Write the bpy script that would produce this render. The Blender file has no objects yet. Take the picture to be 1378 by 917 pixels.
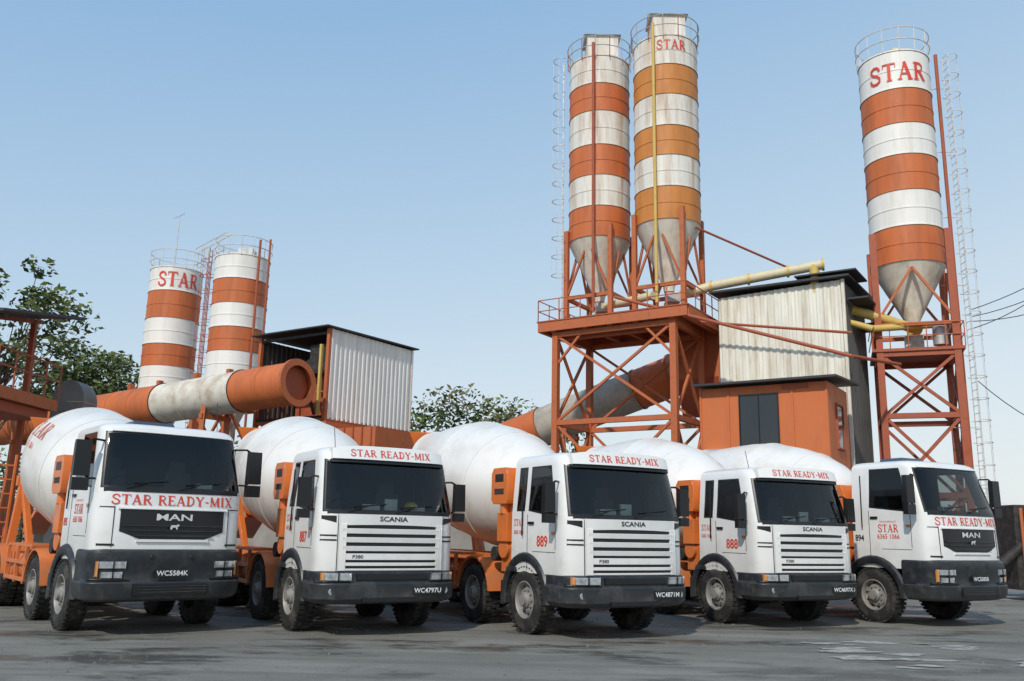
import bpy, math, random
from mathutils import Vector, Matrix
rad=math.radians
sc=bpy.context.scene
random.seed(7)

# ------------------------------------------------------------------ materials
def mat(name,col,rough=.5,metal=0.,coat=0.,var=.12,scale=2.5,dirt=None,damt=0.,dscale=3.,stretch=(1,1,1),bump=0.,bscale=30,low=None,thr=.48):
    m=bpy.data.materials.new(name); m.use_nodes=True; nt=m.node_tree; N=nt.nodes; L=nt.links
    bs=N['Principled BSDF']; bs.inputs['Roughness'].default_value=rough; bs.inputs['Metallic'].default_value=metal
    bs.inputs['Coat Weight'].default_value=coat; bs.inputs['Coat Roughness'].default_value=.12
    tc=N.new('ShaderNodeTexCoord'); mp=N.new('ShaderNodeMapping'); mp.inputs['Scale'].default_value=stretch
    L.new(tc.outputs['Object'],mp.inputs[0])
    nz=N.new('ShaderNodeTexNoise'); nz.inputs['Scale'].default_value=scale; nz.inputs['Detail'].default_value=6
    L.new(mp.outputs[0],nz.inputs['Vector'])
    mr=N.new('ShaderNodeMapRange'); mr.inputs[1].default_value=.3; mr.inputs[2].default_value=.7
    mr.inputs[3].default_value=1-var; mr.inputs[4].default_value=1+var*.6
    L.new(nz.outputs[0],mr.inputs[0])
    hs=N.new('ShaderNodeMix'); hs.data_type='RGBA'; hs.blend_type='MULTIPLY'; hs.inputs[0].default_value=1
    hs.inputs[6].default_value=(*col,1); cb=N.new('ShaderNodeCombineColor')
    for i in range(3): L.new(mr.outputs[0],cb.inputs[i])
    L.new(cb.outputs[0],hs.inputs[7]); out=hs.outputs[2]
    if dirt:
        n2=N.new('ShaderNodeTexNoise'); n2.inputs['Scale'].default_value=dscale; n2.inputs['Detail'].default_value=9; n2.inputs['Roughness'].default_value=.65
        L.new(mp.outputs[0],n2.inputs['Vector'])
        r2=N.new('ShaderNodeMapRange'); r2.inputs[1].default_value=thr; r2.inputs[2].default_value=thr+.24; r2.inputs[3].default_value=0; r2.inputs[4].default_value=damt
        L.new(n2.outputs[0],r2.inputs[0]); fac=r2.outputs[0]
        if low:
            sx=N.new('ShaderNodeSeparateXYZ'); L.new(tc.outputs['Object'],sx.inputs[0])
            r3=N.new('ShaderNodeMapRange'); r3.inputs[1].default_value=low[0]; r3.inputs[2].default_value=low[1]; r3.inputs[3].default_value=low[2]; r3.inputs[4].default_value=0
            L.new(sx.outputs[2],r3.inputs[0])
            mm=N.new('ShaderNodeMath'); mm.operation='MULTIPLY'; L.new(r3.outputs[0],mm.inputs[0])
            m3=N.new('ShaderNodeMapRange'); m3.inputs[1].default_value=.3; m3.inputs[2].default_value=.7; m3.inputs[3].default_value=.35; L.new(n2.outputs[0],m3.inputs[0]); L.new(m3.outputs[0],mm.inputs[1])
            ad=N.new('ShaderNodeMath'); ad.operation='ADD'; ad.use_clamp=True; L.new(fac,ad.inputs[0]); L.new(mm.outputs[0],ad.inputs[1]); fac=ad.outputs[0]
        mx=N.new('ShaderNodeMix'); mx.data_type='RGBA'; L.new(fac,mx.inputs[0]); L.new(out,mx.inputs[6]); mx.inputs[7].default_value=(*dirt,1); out=mx.outputs[2]
        rr=N.new('ShaderNodeMapRange'); rr.inputs[3].default_value=rough; rr.inputs[4].default_value=.9; L.new(fac,rr.inputs[0]); L.new(rr.outputs[0],bs.inputs['Roughness'])
    L.new(out,bs.inputs['Base Color'])
    if bump:
        n4=N.new('ShaderNodeTexNoise'); n4.inputs['Scale'].default_value=bscale; n4.inputs['Detail'].default_value=5; L.new(tc.outputs['Object'],n4.inputs['Vector'])
        bp=N.new('ShaderNodeBump'); bp.inputs['Strength'].default_value=bump; bp.inputs['Distance'].default_value=.02; L.new(n4.outputs[0],bp.inputs['Height']); L.new(bp.outputs[0],bs.inputs['Normal'])
    return m
DUST=(.30,.26,.20)
M={}
M['white']=mat('cab_white_paint',(.81,.81,.79),.3,0,.6,.05,1.5,DUST,.14,2.5,low=(.9,1.8,.36))
M['drumw']=mat('drum_white_paint',(.80,.78,.74),.36,0,.3,.07,1.0,(.45,.39,.31),.40,1.6,low=(1.0,2.8,.7),bump=.06,bscale=6,thr=.46)
M['orange']=mat('orange_paint',(.76,.185,.03),.4,0,.3,.15,2,(.28,.17,.10),.4,3,low=(.5,1.6,.45))
M['grey']=mat('dark_grey_plastic',(.020,.024,.029),.40,0,0,.2,4,(.18,.165,.14),.22,5,low=(.3,.9,.30))
M['black']=mat('black_trim',(.010,.010,.011),.35,0,0,.1)
M['lining']=mat('cab_lining',(.05,.048,.045),.85)
M['seat']=mat('seat_fabric',(.10,.105,.115),.9)
M['rubber']=mat('tyre_rubber',(.018,.017,.016),.8,0,0,.2,6,(.18,.165,.14),.5,4,bump=.3,bscale=40)
M['rim']=mat('wheel_rim',(.36,.35,.33),.55,.3,0,.25,6,(.15,.13,.10),.75,6,thr=.44)
M['dark']=mat('chassis_dark',(.026,.023,.021),.7,0,0,.3,4,(.2,.18,.15),.3,5)
M['chrome']=mat('chrome',(.75,.75,.75),.18,1.)
M['lamp']=mat('headlamp_glass',(.60,.62,.63),.1,.6,.8,.45,16)
M['amber']=mat('amber_lens',(.62,.27,.08),.2,0,.5)
M['red']=mat('red_lettering',(.68,.06,.035),.5,0,0,.12,8)
M['redf']=mat('red_lettering_faded',(.66,.17,.12),.6,0,0,.25,5,(.7,.66,.6),.5,6)
M['inkblack']=mat('black_lettering',(.02,.02,.025),.5)
M['plate']=mat('plate_black',(.015,.015,.015),.4)
M['platew']=mat('plate_white',(.8,.8,.8),.5)
M['yellow']=mat('yellow_hat',(.8,.5,.03),.4)
M['paper']=mat('paper',(.75,.75,.72),.7)
M['hatch']=mat('roof_hatch_blue',(.06,.09,.14),.3,0,.3)
RUST=(.30,.13,.055)
M['so']=mat('silo_orange',(.60,.155,.042),.55,0,0,.16,1.2,(.32,.10,.045),.6,2.0,stretch=(1,1,.16),thr=.45)
M['so2']=mat('silo_ochre_orange',(.60,.225,.045),.55,0,0,.16,1.2,(.36,.14,.05),.6,2.0,stretch=(1,1,.16),thr=.45)
M['sw']=mat('silo_white',(.79,.76,.69),.55,0,0,.1,1.2,(.40,.23,.12),.80,2.4,stretch=(1,1,.10),thr=.44)
M['swc']=mat('silo_white_clean',(.84,.82,.77),.5,0,0,.07,1.2,(.50,.40,.29),.42,2.0,stretch=(1,1,.12))
M['cone']=mat('silo_cone_white',(.76,.71,.61),.6,0,0,.12,1.2,(.36,.24,.14),.7,1.8,stretch=(1,1,.3),thr=.46)
M['steel']=mat('orange_steelwork',(.54,.14,.045),.6,0,0,.25,3,(.20,.09,.05),.7,3,thr=.46)
M['steelr']=mat('red_steelwork',(.42,.095,.04),.6,0,0,.25,3,(.18,.08,.05),.7,3,thr=.46)
M['galv']=mat('galvanised',(.50,.51,.51),.5,.4,0,.15,5,(.3,.2,.14),.4,4)
M['rail']=mat('white_rail',(.68,.68,.66),.5,0,0,.1,5,RUST,.5,4)
M['ypipe']=mat('yellow_pipe',(.66,.46,.12),.5,0,0,.15,3,(.4,.3,.15),.5,3)
M['cpipe']=mat('cream_pipe',(.70,.62,.40),.5,0,0,.15,3,(.4,.3,.2),.5,3)
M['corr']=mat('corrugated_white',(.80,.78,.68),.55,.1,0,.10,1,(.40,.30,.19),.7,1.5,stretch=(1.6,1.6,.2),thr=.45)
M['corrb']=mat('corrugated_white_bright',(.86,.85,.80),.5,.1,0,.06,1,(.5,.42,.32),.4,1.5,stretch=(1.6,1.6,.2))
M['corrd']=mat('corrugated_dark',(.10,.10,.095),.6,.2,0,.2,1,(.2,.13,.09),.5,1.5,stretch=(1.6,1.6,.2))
M['corrg']=mat('corrugated_grey',(.22,.22,.21),.6,.2,0,.2,1,(.2,.14,.10),.6,1.5)
M['roofd']=mat('roof_sheet_dark',(.045,.045,.048),.6,.2,0,.2,2)
M['cabin']=mat('cabin_orange',(.62,.16,.042),.55,0,0,.12,1.5,(.38,.12,.06),.6,1.5,stretch=(1,1,.3),thr=.45)
M['tubeg']=mat('gallery_grey',(.46,.43,.37),.65,0,0,.15,1.5,(.26,.21,.16),.7,1.3,thr=.44)
M['tubew']=mat('gallery_white',(.70,.66,.57),.6,0,0,.12,1.5,(.38,.27,.18),.75,1.6,thr=.45)
M['conc']=mat('concrete',(.30,.28,.25),.85,0,0,.2,1.2,(.15,.13,.11),.5,1.5,bump=.3)
M['stone']=mat('loose_stone',(.17,.16,.14),.9,0,0,.4,3)
M['bark']=mat('bark',(.12,.09,.065),.9,0,0,.3,6,bump=.5)
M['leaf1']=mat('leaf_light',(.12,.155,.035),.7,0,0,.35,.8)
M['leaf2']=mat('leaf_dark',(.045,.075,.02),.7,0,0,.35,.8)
M['leaf3']=mat('leaf_dry',(.15,.14,.06),.75,0,0,.3,.8)
M['wglass']=mat('window_dark',(.02,.024,.028),.1,0,.5,.2,1)
M['cable']=mat('cable',(.02,.02,.02),.6)

def glassmat(nm,tint):
    m=bpy.data.materials.new(nm); m.use_nodes=True; nt=m.node_tree; N=nt.nodes; L=nt.links
    N.remove(N['Principled BSDF']); o=N['Material Output']
    tr=N.new('ShaderNodeBsdfTransparent'); tr.inputs[0].default_value=(*tint,1)
    gl=N.new('ShaderNodeBsdfGlossy'); gl.inputs['Roughness'].default_value=.03; gl.inputs[0].default_value=(1,1,1,1)
    fr=N.new('ShaderNodeFresnel'); fr.inputs[0].default_value=1.5
    mx=N.new('ShaderNodeMixShader'); L.new(fr.outputs[0],mx.inputs[0]); L.new(tr.outputs[0],mx.inputs[1]); L.new(gl.outputs[0],mx.inputs[2]); L.new(mx.outputs[0],o.inputs[0])
    return m
M['glass']=glassmat('windscreen_glass',(.66,.73,.70)); M['glasst']=glassmat('tinted_side_glass',(.34,.38,.37))

# ------------------------------------------------------------------ mesh builder
class MB:
    def __init__(s): s.v=[]; s.f=[]; s.mi=[]; s.mats=[]
    def idx(s,m):
        if m not in s.mats: s.mats.append(m)
        return s.mats.index(m)
    def add(s,vs,fs,m,T=None):
        o=len(s.v)
        for p in vs:
            p=Vector(p)
            if T is not None: p=T@p
            s.v.append(tuple(p))
        for i,f in enumerate(fs):
            s.f.append([k+o for k in f]); s.mi.append(s.idx(m[i] if isinstance(m,list) else m))
    def box(s,c,d,m,T=None,taper=1.0):
        x,y,z=c; a,b,h=d[0]/2,d[1]/2,d[2]/2; t=taper
        vs=[(x-a,y-b,z-h),(x+a,y-b,z-h),(x+a,y+b,z-h),(x-a,y+b,z-h),(x-a*t,y-b*t,z+h),(x+a*t,y-b*t,z+h),(x+a*t,y+b*t,z+h),(x-a*t,y+b*t,z+h)]
        s.add(vs,[(0,3,2,1),(4,5,6,7),(0,1,5,4),(1,2,6,5),(2,3,7,6),(3,0,4,7)],m,T)
    def tube(s,p0,p1,r0,m,r1=None,n=10,caps=True,T=None):
        if r1 is None: r1=r0
        p0=Vector(p0);p1=Vector(p1);d=(p1-p0).normalized()
        up=Vector((0,0,1)) if abs(d.z)<.95 else Vector((0,1,0))
        a=d.cross(up).normalized(); b=a.cross(d)
        vs=[];off=math.pi/4 if n==4 else 0
        for p,r in((p0,r0),(p1,r1)):
            for i in range(n):
                t=2*math.pi*i/n+off; vs.append(p+(a*math.cos(t)+b*math.sin(t))*r)
        fs=[(i,(i+1)%n,n+(i+1)%n,n+i) for i in range(n)]
        if caps: fs+=[tuple(range(n-1,-1,-1)),tuple(range(n,2*n))]
        s.add(vs,fs,m,T)
    def beam(s,p0,p1,w,m,T=None): s.tube(p0,p1,w*.7071,m,n=4,T=T)
    def path(s,pts,r,m,n=8,T=None):
        for a,b in zip(pts[:-1],pts[1:]): s.tube(a,b,r,m,n=n,T=T)
    def lathe(s,prof,o,ax,m,n=32,T=None,cap0=False,cap1=False):
        o=Vector(o);d=Vector(ax).normalized()
        up=Vector((0,0,1)) if abs(d.z)<.95 else Vector((0,1,0))
        a=d.cross(up).normalized(); b=a.cross(d); vs=[];fs=[];ms=[]
        for t,r in prof:
            for i in range(n):
                q=2*math.pi*i/n; vs.append(o+d*t+(a*math.cos(q)+b*math.sin(q))*max(r,.0005))
        for k in range(len(prof)-1):
            for i in range(n):
                fs.append((k*n+i,k*n+(i+1)%n,(k+1)*n+(i+1)%n,(k+1)*n+i)); ms.append(m[k] if isinstance(m,list) else m)
        if cap0: fs.append(tuple(range(n-1,-1,-1))); ms.append(m[0] if isinstance(m,list) else m)
        if cap1: fs.append(tuple((len(prof)-1)*n+i for i in range(n))); ms.append(m[-1] if isinstance(m,list) else m)
        s.add(vs,fs,ms,T)
    def ring(s,c,R,r,m,n=32,a0=0,a1=2*math.pi,T=None,k=6):
        pts=[(c[0]+R*math.cos(a0+(a1-a0)*i/n),c[1]+R*math.sin(a0+(a1-a0)*i/n),c[2]) for i in range(n+1)]
        s.path(pts,r,m,n=k,T=T)
    def prism(s,poly,x0,x1,m,T=None):   # poly in (y,z), extruded along x
        n=len(poly); vs=[(x0,y,z) for y,z in poly]+[(x1,y,z) for y,z in poly]
        s.add(vs,[(i,(i+1)%n,n+(i+1)%n,n+i) for i in range(n)]+[tuple(range(n-1,-1,-1)),tuple(range(n,2*n))],m,T)
    def mesh(s,name,ang=35):
        me=bpy.data.meshes.new(name); me.from_pydata(s.v,[],s.f)
        for m in s.mats: me.materials.append(M[m])
        me.polygons.foreach_set('material_index',s.mi); me.polygons.foreach_set('use_smooth',[True]*len(s.f))
        me.update(); me.set_sharp_from_angle(angle=rad(ang)); return me
    def obj(s,name,parent=None,loc=(0,0,0),rot=0,bevel=0,ang=35):
        return mkobj(name,s.mesh(name,ang),parent,loc,rot,bevel)
def mkobj(name,me,parent=None,loc=(0,0,0),rot=0,bevel=0):
    ob=bpy.data.objects.new(name,me); sc.collection.objects.link(ob); ob.location=loc; ob.rotation_euler=(0,0,rot)
    if parent: ob.parent=parent
    if bevel:
        b=ob.modifiers.new('bevel','BEVEL'); b.width=bevel; b.segments=2; b.limit_method='ANGLE'; b.angle_limit=rad(40)
    return ob
def empty(name,loc=(0,0,0),rot=0):
    e=bpy.data.objects.new(name,None); sc.collection.objects.link(e); e.location=loc; e.rotation_euler=(0,0,rot); return e

# ------------------------------------------------------------------ lettering
TH,TN,SF=.17,.08,.06
GL={
'S':(.66,[([(.57,.72),(.56,.84),(.45,.95),(.28,.97),(.12,.87),(.09,.72),(.2,.58),(.45,.45),(.58,.32),(.57,.14),(.42,.03),(.22,.03),(.07,.14),(.06,.3)],.13)]),
'T':(.7,[([(.35,0),(.35,1)],TH),([(0,.96),(.7,.96)],TN),([(.2,.03),(.5,.03)],SF),([(.02,.98),(.02,.76)],.05),([(.68,.98),(.68,.76)],.05)]),
'A':(.78,[([(.1,0),(.39,1)],TN),([(.37,1),(.68,0)],TH),([(.18,.33),(.56,.33)],TN),([(-.02,.03),(.24,.03)],SF),([(.52,.03),(.82,.03)],SF)]),
'R':(.72,[([(.16,0),(.16,1)],TH),([(.14,.96),(.42,.95),(.56,.84),(.57,.68),(.46,.54),(.16,.5)],.1),([(.36,.5),(.66,.03)],.16),([(0,.03),(.33,.03)],SF),([(0,.97),(.2,.97)],SF),([(.6,.03),(.76,.03)],SF)]),
'E':(.64,[([(.16,0),(.16,1)],TH),([(0,.96),(.58,.96)],TN),([(.16,.5),(.45,.5)],TN),([(0,.04),(.62,.04)],TN),([(.57,1),(.57,.78)],.05),([(.61,0),(.61,.24)],.05),([(.44,.4),(.44,.6)],.05)]),
'D':(.74,[([(.16,0),(.16,1)],TH),([(0,.96),(.38,.95),(.58,.78),(.64,.5),(.58,.22),(.38,.05),(0,.04)],.12)]),
'Y':(.72,[([(.07,.98),(.36,.48)],TH),([(.64,.98),(.37,.48)],TN),([(.36,.5),(.36,0)],TH),([(.2,.03),(.52,.03)],SF),([(-.04,.97),(.22,.97)],SF),([(.52,.97),(.74,.97)],SF)]),
'M':(.92,[([(.12,0),(.12,1)],TN),([(.12,1),(.44,.08)],TH),([(.44,.08),(.76,1)],TN),([(.78,1),(.78,0)],TH),([(0,.03),(.26,.03)],SF),([(.64,.03),(.92,.03)],SF)]),
'I':(.34,[([(.17,0),(.17,1)],TH),([(0,.03),(.34,.03)],SF),([(0,.97),(.34,.97)],SF)]),
'X':(.72,[([(.1,1),(.6,0)],TH),([(.6,1),(.1,0)],TN),([(-.02,.03),(.22,.03)],SF),([(.5,.03),(.76,.03)],SF),([(-.02,.97),(.24,.97)],SF),([(.5,.97),(.72,.97)],SF)]),
'-':(.36,[([(.03,.42),(.33,.42)],.11)]),' ':(.36,[])}
def serif(mb,txt,h,fn,m,sx=1.0):
    tot=sum(GL[c][0]+.1 for c in txt)-.1; u=-tot/2
    for c in txt:
        w,st=GL[c]
        for li,(pts,wd) in enumerate(st):
            P=[pts[0]]
            for a,b in zip(pts[:-1],pts[1:]):
                k=max(1,int(math.dist(a,b)*h/.09))
                for j in range(1,k+1): P.append((a[0]+(b[0]-a[0])*j/k,a[1]+(b[1]-a[1])*j/k))
            vs=[]
            for i,p in enumerate(P):
                q0=P[max(i-1,0)];q1=P[min(i+1,len(P)-1)]; dx,dy=q1[0]-q0[0],q1[1]-q0[1]; l=math.hypot(dx,dy) or 1
                nx,ny=-dy/l*wd/2,dx/l*wd/2
                for sg in(1,-1): vs.append(fn((u+p[0]+nx*sg)*h*sx,(p[1]+ny*sg-.5)*h,.0007*li))
            mb.add(vs,[(2*i,2*i+1,2*i+3,2*i+2) for i in range(len(P)-1)],m)
        u+=w+.1
TC={}
def sans(mb,txt,h,fn,m,sx=1.0,bold=0.0):
    if txt not in TC:
        cu=bpy.data.curves.new('t','FONT'); cu.body=txt; cu.size=1; cu.offset=bold; cu.resolution_u=3; o=bpy.data.objects.new('t',cu); sc.collection.objects.link(o)
        bpy.context.view_layer.update(); dg=bpy.context.evaluated_depsgraph_get(); me=o.evaluated_get(dg).to_mesh()
        TC[txt]=([tuple(v.co) for v in me.vertices],[tuple(p.vertices) for p in me.polygons]); bpy.data.objects.remove(o); bpy.data.curves.remove(cu)
    vs,fs=TC[txt]; x0=min(v[0] for v in vs);x1=max(v[0] for v in vs);y0=min(v[1] for v in vs);y1=max(v[1] for v in vs);k=h/(y1-y0)
    mb.add([fn((v[0]-(x0+x1)/2)*k*sx,(v[1]-(y0+y1)/2)*k,0) for v in vs],fs,m)

# ------------------------------------------------------------------ truck parts
def interp(tab,z):
    if z<=tab[0][0]: return tab[0][1]
    for (a,b),(c,d) in zip(tab[:-1],tab[1:]):
        if z<=c: return b+(d-b)*(z-a)/(c-a)
    return tab[-1][1]
def drop(t,D,n=3.3): t=min(abs(t),1); return D*(1-(1-t**n)**(1/n))
FR=[0,.2,.4,.6,.75,.86,.92,.95,.975,.99,.998,1.0]
FRT=['W']*6+['F']+['P']*5
class Cab:
    def __init__(s,A,B,D,back): s.A=A;s.B=B;s.D=D;s.back=back
    def front(s,b,z,off=0): return interp(s.A,z)-drop(b/interp(s.B,z),s.D)+off
def wrap(mb,B,A,D,aback,rows,m):
    n=0;vs=[]
    for z,off in rows:
        Bo=B+off; half=[(Bo*f,A+off-drop(f,D)) for f in FR]+[(Bo,aback)]
        ring=half[::-1]+[(-b,a) for b,a in half[1:]]; n=len(ring); vs+=[(b,a,z) for b,a in ring]
    fs=[]
    for k in range(len(rows)-1):
        for i in range(n): fs.append((k*n+i,k*n+(i+1)%n,(k+1)*n+(i+1)%n,(k+1)*n+i))
    fs+=[tuple(range(n-1,-1,-1)),tuple((len(rows)-1)*n+i for i in range(n))]
    mb.add(vs,fs,m)
def fstrip(mb,cab,b0,b1,z0,z1,off,th,m,nb=10,sh=0):
    vs=[]; g=lambda q,b:q(b) if callable(q) else q
    for i in range(nb+1):
        b=b0+(b1-b0)*i/nb; za,zb=g(z0,b),g(z1,b)
        vs+=[(b,cab.front(b,za,off),za),(b,cab.front(b,zb,off+sh),zb),(b,cab.front(b,zb,off-th),zb),(b,cab.front(b,za,off-th),za)]
    fs=[]
    for i in range(nb):
        o=4*i
        for k in range(4): fs.append((o+k,o+(k+1)%4,o+4+(k+1)%4,o+4+k))
    fs+=[(0,1,2,3),(4*nb+3,4*nb+2,4*nb+1,4*nb)]
    mb.add(vs,fs,m)
def cab_shell(mb,cab,z0,wsb,wst,H,quarter,inset=0,lining=False):
    rows=[(z0,0,'P'),(z0+.3,0,'P'),(wsb-.25,0,'P'),(wsb-.035,0,'f'),(wsb,0,'g'),((wsb+wst)/2,0,'g'),(wst,0,'f'),(wst+.03,0,'P'),(H-.12,.0,'P'),(H-.06,.03,'P'),(H-.025,.09,'P'),(H-.005,.18,'P'),(H,.34,'P')]
    vs=[];n=0
    for ri,(z,ins,_) in enumerate(rows):
        B=interp(cab.B,z)-ins-inset; A=interp(cab.A,z)-ins-inset; D=cab.D
        pts=[(B*f,A-drop(f,D),z) for f in FR]; ty=list(FRT)
        a0=A-D; back=cab.back+ins*.6+inset
        if quarter: cols=[(a0-.03,'F'),(a0-.06,'G'),((a0+.1)/2,'G'),(.13,'F'),(.10,'P'),(-.02,'f'),(-.05,'Q'),(-.27,'f'),(-.30,'P')]
        else: cols=[(a0-.03,'F'),(a0-.06,'G'),((a0+.1)/2,'G'),(.02,'F'),(-.01,'P'),(-.1,'P')]
        for a,t in cols:
            zz=z
            if rows[ri][2]=='f' and z<wst-.01 or abs(z-wsb)<.001: zz=z+.09*max(0,min(1,(.75-a)/.5))
            pts.append((B,a,zz)); ty.append(t)
        pts+= [(B,back+.06,z),(B-.06,back,z),(B*.5,back,z),(0,back,z)]; ty+=['P','P','P']
        ty=ty[:len(pts)-1] if len(ty)>=len(pts)-1 else ty+['P']*(len(pts)-1-len(ty))
        ring=pts+[(-b,a,zz) for b,a,zz in pts[-2:0:-1]]; tt=ty+ty[::-1]; n=len(ring); vs+=ring
    fs=[];ms=[]
    for k in range(len(rows)-1):
        rt=rows[k][2]
        for i in range(n):
            c=tt[i]
            if rt=='g': m='glass' if c=='W' else ('glasst' if c in 'GQ' else ('black' if c in 'Ff' else 'white'))
            elif rt=='f': m='black' if c in 'WFGQf' else 'white'
            else: m='white'
            if lining:
                if m in('glass','glasst'): continue
                m='lining'
            # wound so that every normal points outwards
            fs.append((k*n+i,(k+1)*n+i,(k+1)*n+(i+1)%n,k*n+(i+1)%n)); ms.append(m)
    fs+=[tuple(range(n)),tuple((len(rows)-1)*n+i for i in range(n-1,-1,-1))]; ms+=['lining' if lining else 'dark','lining' if lining else 'white']
    mb.add(vs,fs,ms)

def wheel_mesh(front):
    b=MB()
    b.lathe([(-.15,.29),(-.155,.42),(-.145,.49),(-.11,.525),(0,.532),(.11,.525),(.145,.49),(.158,.42),(.15,.30),(.13,.29)],(0,0,0),(1,0,0),'rubber',n=40)
    if front: b.lathe([(.15,.305),(.155,.29),(.13,.275),(.06,.265),(.045,.24),(.085,.205),(.095,.13),(.14,.12),(.155,.10),(.20,.09),(.205,.0)],(0,0,0),(1,0,0),'rim',n=32)
    else: b.lathe([(.15,.305),(.155,.29),(.10,.275),(-.02,.265),(-.06,.24),(-.08,.2),(-.08,.15),(.04,.13),(.10,.12),(.12,.09),(.125,.0)],(0,0,0),(1,0,0),'rim',n=32)
    b.lathe([(-.14,.29),(-.02,.26),(-.02,.0)],(0,0,0),(1,0,0),'dark',n=24)
    for i in range(10):
        t=2*math.pi*i/10; x=.092 if front else -.08
        b.tube((x-.01,.165*math.cos(t),.165*math.sin(t)),(x+.035,.165*math.cos(t),.165*math.sin(t)),.017,'rim',n=6)
        t+=.31; x=.056 if front else -.058
        b.tube((x,.232*math.cos(t),.232*math.sin(t)),(x+.012,.228*math.cos(t),.228*math.sin(t)),.026,'black',n=8)
    for i in range(38):
        t=2*math.pi*i/38
        for sx in(-1,1):
            T=Matrix.Rotation(t+(.08 if sx>0 else 0),4,'X')
            b.box((sx*.085,0,.532),(.13,.052,.026),'rubber',T)
    return b.mesh('wheel_front' if front else 'wheel_rear')
WF=wheel_mesh(True);WR=wheel_mesh(False)

DP=Vector((0,-1.45,2.25)); DD=Vector((0,-math.cos(rad(12)),math.sin(rad(12))))
DPROF=[(0,.0),(0,.55),(.05,.66),(.25,.86),(.6,1.02),(1.1,1.15),(1.6,1.2),(2.5,1.2),(3.1,1.1),(3.8,.93),(4.6,.72),(4.75,.68),(5.0,.68)]
def drum_pt(s,ang,off=0):
    r=interp(DPROF[1:],s)+off; side=Vector((1,0,0)); up=side.cross(DD)*1
    if up.z<0: up=-up
    return tuple(DP+DD*s+(side*math.cos(ang)+up*math.sin(ang))*r)
def drum_mesh(lettered):
    b=MB(); b.lathe(DPROF,DP,DD,'drumw',n=64)
    for s,w in((1.1,.03),(2.5,.03)): b.lathe([(s-w,interp(DPROF[1:],s-w)),(s-w,interp(DPROF[1:],s-w)+.012),(s+w,interp(DPROF[1:],s+w)+.012),(s+w,interp(DPROF[1:],s+w))],DP,DD,'drumw',n=64)
    if lettered:
        a0=rad(36)
        serif(b,'STAR',.36,lambda u,v,l:drum_pt(2.45-u,a0+v/1.2,.012+l),'redf',1.15)
        sans(b,'6365 1066',.12,lambda u,v,l:drum_pt(2.45-u,a0-.30+v/1.2,.014+l),'redf',1.0,.01)
    return b.mesh('drum',38)
DRUM=drum_mesh(False); DRUML=drum_mesh(True)
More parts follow.
